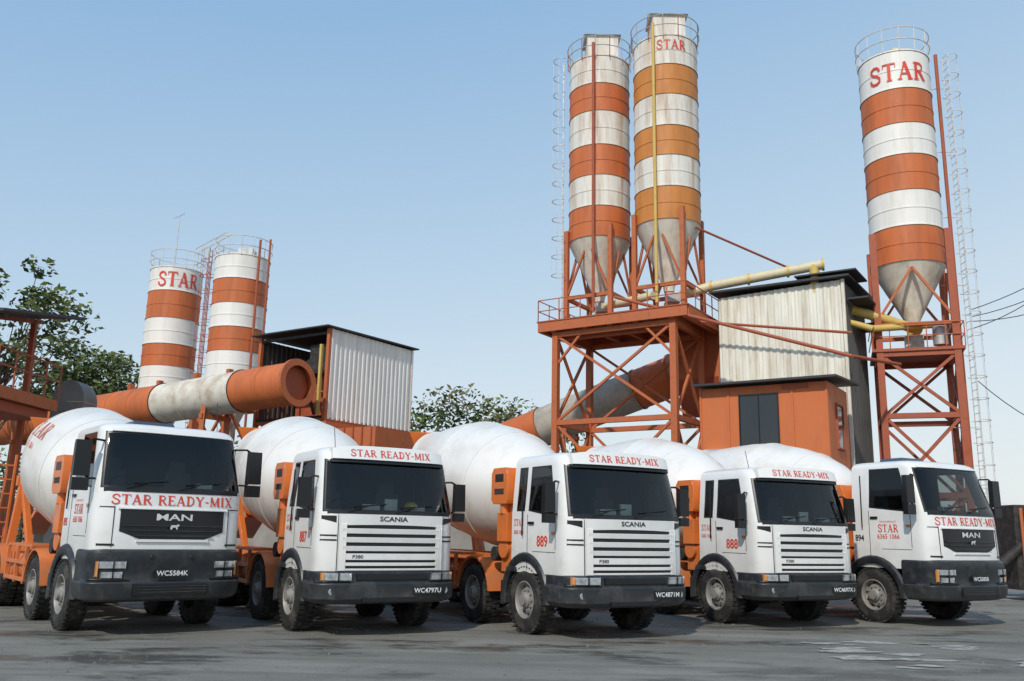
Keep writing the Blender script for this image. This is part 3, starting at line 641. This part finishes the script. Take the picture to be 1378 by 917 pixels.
def corr(b,p0,p1,z0,z1,m,amp=.035,pitch=.28):
    p0=Vector((*p0,0));p1=Vector((*p1,0));d=(p1-p0);L=d.length;d/=L;nrm=Vector((d.y,-d.x,0));n=int(L/pitch);vs=[];
    pat=[(0,0),(.35,0),(.5,1),(.85,1)]
    for i in range(n):
        for t,a in pat:
            s=(i+t)*L/n; q=p0+d*s+nrm*amp*a; f=s/L
            za=z0 if not isinstance(z0,tuple) else z0[0]+(z0[1]-z0[0])*f; zb=z1 if not isinstance(z1,tuple) else z1[0]+(z1[1]-z1[0])*f
            vs+=[(q.x,q.y,za),(q.x,q.y,zb)]
    k=len(vs)//2; b.add(vs,[(2*i,2*i+2,2*i+3,2*i+1) for i in range(k-1)],m)
e=empty('mixer_house',(13.1,34,ZB),PH)
b=MB(); W=5.1;Dp=4.0
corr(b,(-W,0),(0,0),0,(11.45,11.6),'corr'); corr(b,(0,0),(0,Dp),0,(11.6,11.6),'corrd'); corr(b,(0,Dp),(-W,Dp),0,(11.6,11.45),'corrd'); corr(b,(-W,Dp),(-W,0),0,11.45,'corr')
b.beam((.05,-.06,0),(.05,-.06,11.6),.12,'corr')
b.obj('wall_cladding',e,ang=20)
b=MB(); b.prism([(-.35,11.65),(-.35,11.73),(Dp+.3,11.85),(Dp+.3,11.77)],-W-.3,.35,'roofd'); 
b.prism([(-.2,11.9),(-.2,11.96),(2.0,11.99),(2.0,11.93)],-1.8,.6,'roofd')
b.box((.5,1.6,10.9),(.8,2.4,.07),'roofd'); b.box((.5,3.0,10.2),(1.0,1.6,.07),'roofd'); b.obj('roof',e)
e=empty('control_cabin',(10.85,30,ZB),PH)
b=MB(); W=4.6;Dp=2.9
b.box((-W/2,Dp/2,3.8),(W,Dp,6.0),'cabin'); b.box((-W/2,Dp/2,.4),(W*.99,Dp*.98,.8),'conc')
b.obj('walls',e,bevel=.02)
b=MB()
def win(b,cx,w,z0,z1,side=False):
    if not side:
        b.box((cx,-.012,(z0+z1)/2),(w,.03,z1-z0),'wglass')
        for s in(-1,1): b.box((cx+s*(w/2+.02),-.03,(z0+z1)/2),(.04,.07,z1-z0+.08),'black')
        for z in(z0-.02,z1+.02): b.box((cx,-.034,z),(w-.01,.07,.04),'black')
    else:
        b.box((.012,cx,(z0+z1)/2),(.03,w,z1-z0),'wglass')
        for s in(-1,1): b.box((.03,cx+s*(w/2+.03),(z0+z1)/2),(.07,.06,z1-z0+.12),'steelr')
        for z in(z0-.03,z1+.03): b.box((.034,cx,z),(.07,w-.01,.06),'steelr')
win(b,-2.4,1.35,4.3,6.45); b.box((-2.4,-.04,5.4),(.03,.03,2.1),'black')
win(b,1.5,.9,4.6,6.1,True)
b.box((-1.1,-.03,6.68),(.9,.04,.16),'steelr')
for x in(-4.55,-.04,-1.2,-3.5): b.box((x,-.02,3.8),(.06,.05,5.98),'cabin')
b.box((-4.0,-.18,4.3),(.7,.3,.5),'galv')
b.obj('windows',e)
b=MB(); b.prism([(-.45,6.85),(-.45,6.93),(Dp+.4,7.15),(Dp+.4,7.07)],-W-.12,.4,'roofd'); b.obj('roof',e)
# left storage house
e=empty('storage_house',(-8,38,ZB),PH)
b=MB(); W=4.4;Dp=5.8
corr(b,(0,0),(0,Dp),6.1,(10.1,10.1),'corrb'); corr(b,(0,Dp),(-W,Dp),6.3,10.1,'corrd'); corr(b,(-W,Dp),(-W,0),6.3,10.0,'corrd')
b.obj('wall_cladding',e,ang=20)
b=MB(); b.prism([(-.35,10.12),(-.35,10.18),(Dp+.2,10.24),(Dp+.2,10.18)],-W-.3,.2,'roofd'); b.obj('roof',e)
b=MB()
for x in(-W,-.06):
    for y in(.05,Dp-.1): b.beam((x,y,-.2),(x,y,10.1),.16,'steel')
for z in(6.2,8.3,9.9): b.beam((-W,.05,z),(-.06,.05,z),.12,'dark')
b.box((-W/2,Dp/2,6.1),(W,Dp,.15),'steel'); b.box((-2.2,2.6,7.3),(2.4,2.2,2.0),'steelr'); b.tube((-2.2,1.2,8.7),(-.9,1.2,9.5),.4,'dark',n=14)
b.box((-1.1,.9,8.9),(1.0,.9,1.3),'dark')
for i in range(5): b.beam((-W+.2+i*.9,-.02,6.3),(-W+.2+i*.9,-.02,7.3),.05,'steel')
b.beam((-W,0,7.3),(-.1,0,7.3),.06,'steel'); b.beam((-1.5,-.05,8.3),(-.6,-.05,6.3),.1,'dark'); b.beam((-.4,-.05,9.4),(-.4,-.05,6.3),.12,'ypipe')
b.box((-1.6,1.0,5.2),(4.0,2.6,1.5),'steel'); b.prism([(-.3,4.4),(-.3,5.6),(2.3,5.6),(2.3,4.4)],.45,3.2,'steel')
for i in range(6): b.beam((.5+i*.5,-.33,4.4),(.5+i*.5,-.33,5.6),.06,'steelr')
for x in(.3,2.0,3.1): b.beam((x,0,-.2),(x,0,5),.18,'steel')
b.obj('steel_frame',e)

def gallery(name,p0,p1,r,cuts,mats,supports):
    e=empty(name,(0,0,ZB)); b=MB(); p0=Vector(p0);p1=Vector(p1);d=(p1-p0).normalized()
    for i,m in enumerate(mats):
        a,c=cuts[i],cuts[i+1]; prof=[(a,r+.05),(a+.08,r+.05),(a+.082,r)]
        k=max(1,int((c-a)/1.6))
        for j in range(1,k): s=a+(c-a)*j/k; prof+=[(s-.03,r),(s-.028,r+.02),(s+.028,r+.02),(s+.03,r)]
        prof+=[(c,r)]; b.lathe(prof,p0,d,m,n=40)
    b.lathe([(-.02,r*.8),(-.02,r+.1),(.12,r+.1),(.12,r)],p0,d,'steel',n=40); b.lathe([(.3,r*.9),(.3,0)],p0,d,'steelr',n=24)
    b.obj('gallery_tube',e)
    b=MB()
    for s in supports:
        q=p0+d*s
        for o in(-.8,.8): b.beam((q.x+o*wx,q.y+o*wy,0),(q.x+o*wx*.8,q.y+o*wy*.8,q.z-r*.5),.2,'steel')
        b.beam((q.x-.8*wx,q.y-.8*wy,q.z-r-.1),(q.x+.8*wx,q.y+.8*wy,q.z-r-.1),.2,'steel')
    b.obj('trestle',e)
gallery('conveyor_gallery',(-8.8,36.2,7.35),(-8.8-.84*26,36.2+.54*26,6.3),.9,[0,3.3,8.6,17,26],['so','tubew','so','so'],(5,12,20))
gallery('conveyor_gallery',(7.9,41.8,9.0),(7.9-.84*22,41.8+.54*22,2.6),.98,[0,2.0,7.6,10,22],['so','tubeg','so','tubeg'],(6,12))
b=MB(); b.box((0,0,9.5),(2.4,2.0,2.2),'steel'); b.box((0,0,10.7),(2.6,2.2,.1),'steelr'); b.prism([(-1.0,8.4),(1.0,8.4),(.4,6.8),(-.4,6.8)],-1.0,1.0,'steelr'); b.beam((-1.1,-1,0),(-1.1,-1,9),.2,'steel'); b.beam((1.1,-1,0),(1.1,-1,9),.2,'steel')
b.obj('conveyor_head_hopper',None,(8.9,39.9,ZB),PH)

def lsilo(x,y,r,bands,mats,label):
    e=empty('cement_silo',(x,y,ZB)); b=MB(); silo_body(b,r,bands,mats,'cone',6.0,railh=1.05)
    zt=bands[0]; va=math.atan2(-y,-x)
    if label: serif(b,'STAR',.85,lambda u,v,k:((r+.04+k)*math.cos(va+.08+u/r),(r+.04+k)*math.sin(va+.08+u/r),zt-.7+v),'red',.85)
    b.obj('silo_shell',e); b=MB(); legs(b,1.3,1.3,-.2,bands[-1]+.3,'steel',.26,((.5,4,'hx'),(4,7.6,'hx')),'steel',.12); b.obj('support_frame',e,rot=PH)
    return e
s1=lsilo(-19.7,50,1.45,sc_z([16.4,15.0,13.35,11.8,10.5,9.2],.965),['swc','so','swc','so','swc'],True)
s2=lsilo(-14.95,47,1.45,sc_z([16.3,14.95,13.55,12.2,10.85,9.4],.965),['swc','so','swc','so','swc'],False)
b=MB(); b.tube((1.2,-1.1,3),(1.2,-1.1,16.7),.07,'steelr',n=8); b.tube((1.6,-.6,3),(1.6,-.6,16.9),.06,'steelr',n=8); caged_ladder(b,-1.8,.0,1,16.5,math.pi,'steelr'); b.box((.2,0,16.2),(.8,.8,.5),'galv'); b.obj('pipes_and_ladder',s2)
b=MB(); b.tube((-.2,0,16.0),(-.2,0,19.5),.03,'galv',n=6); b.tube((-.5,0,19.3),(.1,0,19.6),.02,'galv',n=5); caged_ladder(b,1.8,.0,1,16.5,0,'steelr'); b.obj('mast_and_ladder',s1)
b=MB()
for o in(0,.6):
    for z in(0,1.0): b.tube((-18.4,49+o,16.1+z),(-16.2,47.6+o,16.7+z),.03,'rail',n=5)
    for i in range(4): t=i/3; b.tube((-18.4+2.2*t,49+o-1.4*t,16.1+.6*t),(-18.4+2.2*t,49+o-1.4*t,17.1+.6*t),.025,'rail',n=5)
b.obj('silo_catwalk',None,(0,0,ZB))

# left canopy with deck
e=empty('canopy_structure',(-1.55,0,ZB+.3)); b=MB()
b.prism([(24.2,7.0),(24.2,7.08),(29,7.95),(29,7.87)],-24,-12.75,'roofd')
for x in(-14.2,-17.5,-21): b.beam((x,24.8,-.5),(x,24.8,7.0),.16,'steelr'); b.beam((x,28.5,-.5),(x,28.5,7.7),.16,'steelr'); b.beam((x,24.3,6.95),(x,29,7.75),.12,'steelr')
b.beam((-24,24.6,6.95),(-12.9,24.6,6.95),.12,'dark'); b.beam((-24,24.8,6.5),(-13.5,24.8,6.5),.08,'steelr')
b.box((-18.4,26.5,4.85),(10.8,3.6,.35),'steel'); b.box((-18.4,26.5,4.5),(10.4,3.3,.3),'steelr')
for z in(5.6,6.1): b.tube((-24,24.75,z),(-13.0,24.75,z),.03,'steelr',n=5); b.tube((-13.0,24.75,z),(-13.0,28.3,z),.03,'steelr',n=5)
for i in range(12): b.tube((-24+i,24.75,5),(-24+i,24.75,6.1),.03,'steelr',n=5)
for i in range(5): b.tube((-13.0,24.75+i*.88,5),(-13.0,24.75+i*.88,6.1),.03,'steelr',n=5)
for i in range(9): b.beam((-23+i*1.1,25.1,5.0),(-22.2+i*1.1,25.1,6.6),.05,'steelr')
b.box((-19.5,27,5.6),(7,1.5,1.2),'dark')
b.obj('canopy_frame',e)
b=MB()
vs=[];n=14
for i in range(n+1):
    t=math.pi*i/n
    for y in(30,31.0): vs.append((-15.1+.55*math.cos(t),y,5.55+.75*math.sin(t)))
b.add(vs,[(2*i,2*i+1,2*i+3,2*i+2) for i in range(n)]+[tuple(2*i for i in range(n+1))],'corrg'); b.box((-15.1,30.5,2.77),(1.1,1,5.55),'corrg'); b.obj('arched_shed',None,(0,0,ZB))

b=MB(); b.box((-4,29.5,1.2),(22,.35,2.4),'conc')
for x in(-14,-8.5,-3,2.5,6.8): b.box((x,31.5,1.3),(.35,4.0,2.6),'conc')
b.obj('aggregate_bay_wall',None,bevel=.03)
b=MB(); b.box((20.5,30,1.2),(5,.3,2.4),'conc'); b.box((19.3,27,1.5),(1.6,2.2,1.8),'dark'); b.box((19.3,27,2.6),(1.2,1.6,.5),'steelr'); b.tube((18.6,26,1.0),(21,26,2.6),.15,'steel',n=10); b.tube((20.2,26.5,2.2),(20.2,26.5,3.4),.3,'dark',n=14)
b.box((15.4,26.8,1.5),(1.6,1.4,2.4),'dark',taper=.8); b.box((17.0,27.5,2.3),(1.2,1.0,.8),'dark'); b.beam((15,25.9,.2),(17.8,25.9,3.4),.12,'galv'); b.tube((14.2,26.2,1.0),(16.6,26.2,2.9),.14,'dark',n=12)
for x in(14.8,16.2,17.6): b.beam((x,26,0),(x,26,2.6),.08,'steel')
for x in(18.6,20.0): b.beam((x,26,0),(x,26,2.6),.12,'steelr')
b.obj('aggregate_feeder',None,bevel=.02)
b=MB()
for k,(z0,z1,dx) in enumerate(((11.0,14.6,6),(10.7,14.0,6.2),(10.5,13.0,6.4),(10.2,15.2,6.0),(8,5.5,5))):
    pts=[];
    for i in range(13):
        t=i/12; pts.append((19.0+dx*t,35.5-2*t,z0+(z1-z0)*t-1.2*4*t*(1-t)*(.35+.1*k)))
    b.path(pts,.018,'cable',n=5)
b.obj('power_cables')

# ------------------------------------------------------------------ trees
def leafclump(b,c,r,n,size,mats,flat=.7):
    for _ in range(n):
        while True:
            d=Vector((random.uniform(-1,1),random.uniform(-1,1),random.uniform(-1,1)))
            if .25<d.length<1: break
        p=Vector(c)+Vector((d.x*r,d.y*r,d.z*r*flat)); s=size*random.uniform(.6,1.3)
        a=Vector((random.gauss(0,1),random.gauss(0,1),random.gauss(0,.6))).normalized(); q=a.cross(Vector((random.gauss(0,1),random.gauss(0,1),random.gauss(0,1)))).normalized()
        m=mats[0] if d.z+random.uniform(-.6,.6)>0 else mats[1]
        b.add([p-a*s,p-q*s*.45,p+a*s,p+q*s*.45],[(0,1,2,3)],m)
def tree(name,x,y,h,cr,seed,nc=22,per=70,size=.2,z0f=.55,mats=('leaf1','leaf2'),sub=.28):
    random.seed(seed); b=MB(); top=Vector((0,0,h*.62)); b.tube((0,0,-.2),top*.5+Vector((.2,0,0)),h*.025,'bark',h*.018,n=9); b.tube(top*.5+Vector((.2,0,0)),top,h*.018,'bark',h*.01,n=8)
    for i in range(nc):
        a=random.uniform(0,2*math.pi); rr=cr*math.sqrt(random.uniform(.02,1))*.85; z=h*(z0f+(1-z0f)*random.uniform(0,.95)*(1-.45*(rr/cr)**2))
        c=Vector((rr*math.cos(a),rr*math.sin(a),z)); st=top*random.uniform(.55,1)
        mid=(st+c)/2+Vector((0,0,-.3)); b.tube(st,mid,.07,'bark',.045,n=5,caps=False); b.tube(mid,c,.045,'bark',.015,n=5,caps=False)
        leafclump(b,c,cr*sub*random.uniform(.7,1.25),per,size,mats)
    b.obj(name,None,(x,y,0),ang=180)
tree('broadleaf_tree',-26.4,45,15.4,4.2,3,28,80,.2,.62)
tree('broadleaf_tree',-28.5,60,13.6,5.0,5,48,150,.2,.60,sub=.24)
tree('broadleaf_tree',-35,52,12,5,8,24,90,.25,.4)
random.seed(11); b=MB()
x=-75
while x<95:
    hmax=8.5 if x<5 else (6 if x<25 else 4.2)
    hh=hmax*random.uniform(.72,1.15) if not -17<x<4 else random.uniform(10.8,13.4); r=random.uniform(2,3.0)
    for k in range(5): leafclump(b,(x+random.uniform(-1.5,1.5),72+random.uniform(-3,3),hh-r*.7-k*1.7),r*random.uniform(.75,1.05),170 if -17<x<4 else 90,.25,('leaf1','leaf2') if random.random()>.3 else ('leaf3','leaf2'),.9)
    b.tube((x,72,0),(x,72,hh-r),.2,'bark',.1,n=6); x+=random.uniform(1.2,2.0)
b.obj('distant_trees',None,ang=180)

# ------------------------------------------------------------------ ground
def groundmat():
    m=bpy.data.materials.new('yard_surface'); m.use_nodes=True; nt=m.node_tree; N=nt.nodes; L=nt.links; bs=N['Principled BSDF']
    tc=N.new('ShaderNodeTexCoord')
    def noise(s,d,st=(1,1,1),rot=0,ro=.6):
        mp=N.new('ShaderNodeMapping'); mp.inputs['Scale'].default_value=st; mp.inputs['Rotation'].default_value=(0,0,rot); L.new(tc.outputs['Object'],mp.inputs[0])
        n=N.new('ShaderNodeTexNoise'); n.inputs['Scale'].default_value=s; n.inputs['Detail'].default_value=d; n.inputs['Roughness'].default_value=ro; L.new(mp.outputs[0],n.inputs['Vector']); return n.outputs[0]
    def mr(i,a,b,c,d):
        r=N.new('ShaderNodeMapRange'); r.inputs[1].default_value=a;r.inputs[2].default_value=b;r.inputs[3].default_value=c;r.inputs[4].default_value=d; L.new(i,r.inputs[0]); return r.outputs[0]
    def mix(f,a,b):
        x=N.new('ShaderNodeMix'); x.data_type='RGBA'; L.new(f,x.inputs[0])
        for v,i in((a,6),(b,7)):
            if isinstance(v,tuple): x.inputs[i].default_value=(*v,1)
            else: L.new(v,x.inputs[i])
        return x.outputs[2]
    wet=mr(noise(.6,8,(.45,1.1,1),rad(-12),.75),.50,.58,0,1)
    c=mix(mr(noise(.35,8),.35,.65,0,1),(.155,.152,.132),(.215,.208,.178))
    c=mix(mr(noise(.5,8,(.5,1.2,1),rad(10),.7),.46,.66,0,.8),c,(.275,.268,.232))
    c=mix(mr(noise(1.3,6,(.10,2.6,1),rad(16)),.5,.64,0,.5),c,(.115,.11,.092))
    c=mix(mr(noise(1.1,6,(.12,2.6,1),rad(-22)),.52,.66,0,.5),c,(.115,.11,.092))
    c=mix(wet,c,(.085,.083,.072))
    c=mix(mr(noise(38,4,ro=.8),.52,.75,0,.5),c,(.30,.29,.26))
    c=mix(mr(noise(9,6,ro=.75),.56,.75,0,.6),c,(.09,.085,.075))
    L.new(c,bs.inputs['Base Color']); L.new(mr(wet,0,1,.85,.28),bs.inputs['Roughness'])
    bp=N.new('ShaderNodeBump'); bp.inputs['Distance'].default_value=.03; L.new(mr(wet,0,1,.65,.2),bp.inputs['Strength']); ad=N.new('ShaderNodeMath'); ad.operation='ADD'
    L.new(noise(22,8,ro=.7),ad.inputs[0]); L.new(noise(2.0,4,(.4,1.6,1)),ad.inputs[1]); L.new(ad.outputs[0],bp.inputs['Height']); L.new(bp.outputs[0],bs.inputs['Normal'])
    return m
M['ground']=groundmat(); M['stain']=mat('cement_stain',(.40,.39,.36),.8,0,0,.3,6,(.20,.195,.17),.85,9,thr=.42)
b=MB(); S=1500; b.add([(-S,-S,0),(S,-S,0),(S,S,0),(-S,S,0)],[(0,1,2,3)],'ground'); b.obj('ground')
random.seed(21); b=MB()
for i in range(26):
    cx,cy=5.2+random.uniform(-.6,2.6),12.7+random.uniform(-.6,2.4); n=20; rr=random.uniform(.05,.26); ph=random.uniform(0,6)
    b.add([(cx+rr*1.6*math.cos(2*math.pi*k/n)*(1+.35*math.sin(3*2*math.pi*k/n+ph)+random.uniform(-.15,.15)),cy+rr*.7*math.sin(2*math.pi*k/n)*(1+.35*math.sin(2*2*math.pi*k/n+ph)+random.uniform(-.15,.15)),.004+i*.0004) for k in range(n)],[tuple(range(n))],'stain')
b.obj('cement_spill')
b=MB()
for i in range(900):
    x,y=random.uniform(-12,14),random.uniform(8.5,24); s=random.uniform(.006,.02)
    b.box((x,y,s*.4),(s*1.5,s*1.2,s),'stone',Matrix.Translation((x,y,0))@Matrix.Rotation(random.random()*3,4,'Z')@Matrix.Translation((-x,-y,0)),.6)
b.obj('gravel_scatter')

# ------------------------------------------------------------------ light, sky, camera
sd=Vector((-.34,-.86,.80)).normalized(); el=math.asin(sd.z); az=math.atan2(sd.x,sd.y)
w=bpy.data.worlds.new('World'); sc.world=w; w.use_nodes=True; N=w.node_tree.nodes; L=w.node_tree.links; bg=N['Background']
sk=N.new('ShaderNodeTexSky'); sk.sky_type='NISHITA'; sk.sun_disc=False; sk.sun_elevation=el; sk.sun_rotation=az; sk.air_density=1.1; sk.dust_density=1.5; sk.ozone_density=1.4
L.new(sk.outputs[0],bg.inputs[0]); bg.inputs[1].default_value=.12
tc=N.new('ShaderNodeTexCoord'); sx=N.new('ShaderNodeSeparateXYZ'); L.new(tc.outputs['Generated'],sx.inputs[0])
wob=N.new('ShaderNodeTexNoise'); wob.inputs['Scale'].default_value=1.6; wob.inputs['Detail'].default_value=4; L.new(tc.outputs['Generated'],wob.inputs['Vector'])
m1=N.new('ShaderNodeMath'); m1.operation='MULTIPLY_ADD'; L.new(sx.outputs[0],m1.inputs[0]); m1.inputs[1].default_value=-.15; L.new(sx.outputs[2],m1.inputs[2])
m2=N.new('ShaderNodeMath'); m2.operation='MULTIPLY_ADD'; L.new(wob.outputs[0],m2.inputs[0]); m2.inputs[1].default_value=.05; L.new(m1.outputs[0],m2.inputs[2])
cr=N.new('ShaderNodeValToRGB'); L.new(m2.outputs[0],cr.inputs[0]); E=cr.color_ramp.elements
E[0].position=.0; E[0].color=(.82,.87,.89,1); E[1].position=1; E[1].color=(.18,.37,.66,1)
for p,c in((.14,(.72,.82,.88)),(.33,(.52,.69,.85)),(.58,(.32,.53,.79))): q=E.new(p); q.color=(*c,1)
b2=N.new('ShaderNodeBackground'); L.new(cr.outputs[0],b2.inputs[0]); b2.inputs[1].default_value=1.0
mx=N.new('ShaderNodeMixShader'); mx.inputs[0].default_value=.84; L.new(bg.outputs[0],mx.inputs[1]); L.new(b2.outputs[0],mx.inputs[2]); L.new(mx.outputs[0],N['World Output'].inputs[0])
sun=bpy.data.lights.new('sun','SUN'); sun.energy=2.9; sun.angle=rad(1.5); sun.color=(1,.935,.83)
so=bpy.data.objects.new('sun',sun); sc.collection.objects.link(so); so.rotation_euler=sd.to_track_quat('Z','Y').to_euler(); so.location=sd*60
sc.view_settings.view_transform='Standard'; sc.view_settings.look='None'; sc.view_settings.exposure=0
p=rad(12.151); rl=rad(1.166)
F=Vector((0,math.cos(p),math.sin(p))); U0=Vector((0,-math.sin(p),math.cos(p))); R0=Vector((1,0,0))
right=R0*math.cos(rl)+U0*math.sin(rl); up=-R0*math.sin(rl)+U0*math.cos(rl)
cam=bpy.data.cameras.new('camera'); cam.lens=31.13; cam.sensor_width=36; cam.clip_end=4000
co=bpy.data.objects.new('camera',cam); sc.collection.objects.link(co)
co.matrix_world=Matrix(((right.x,up.x,-F.x,0),(right.y,up.y,-F.y,0),(right.z,up.z,-F.z,1.65),(0,0,0,1)))
sc.camera=co
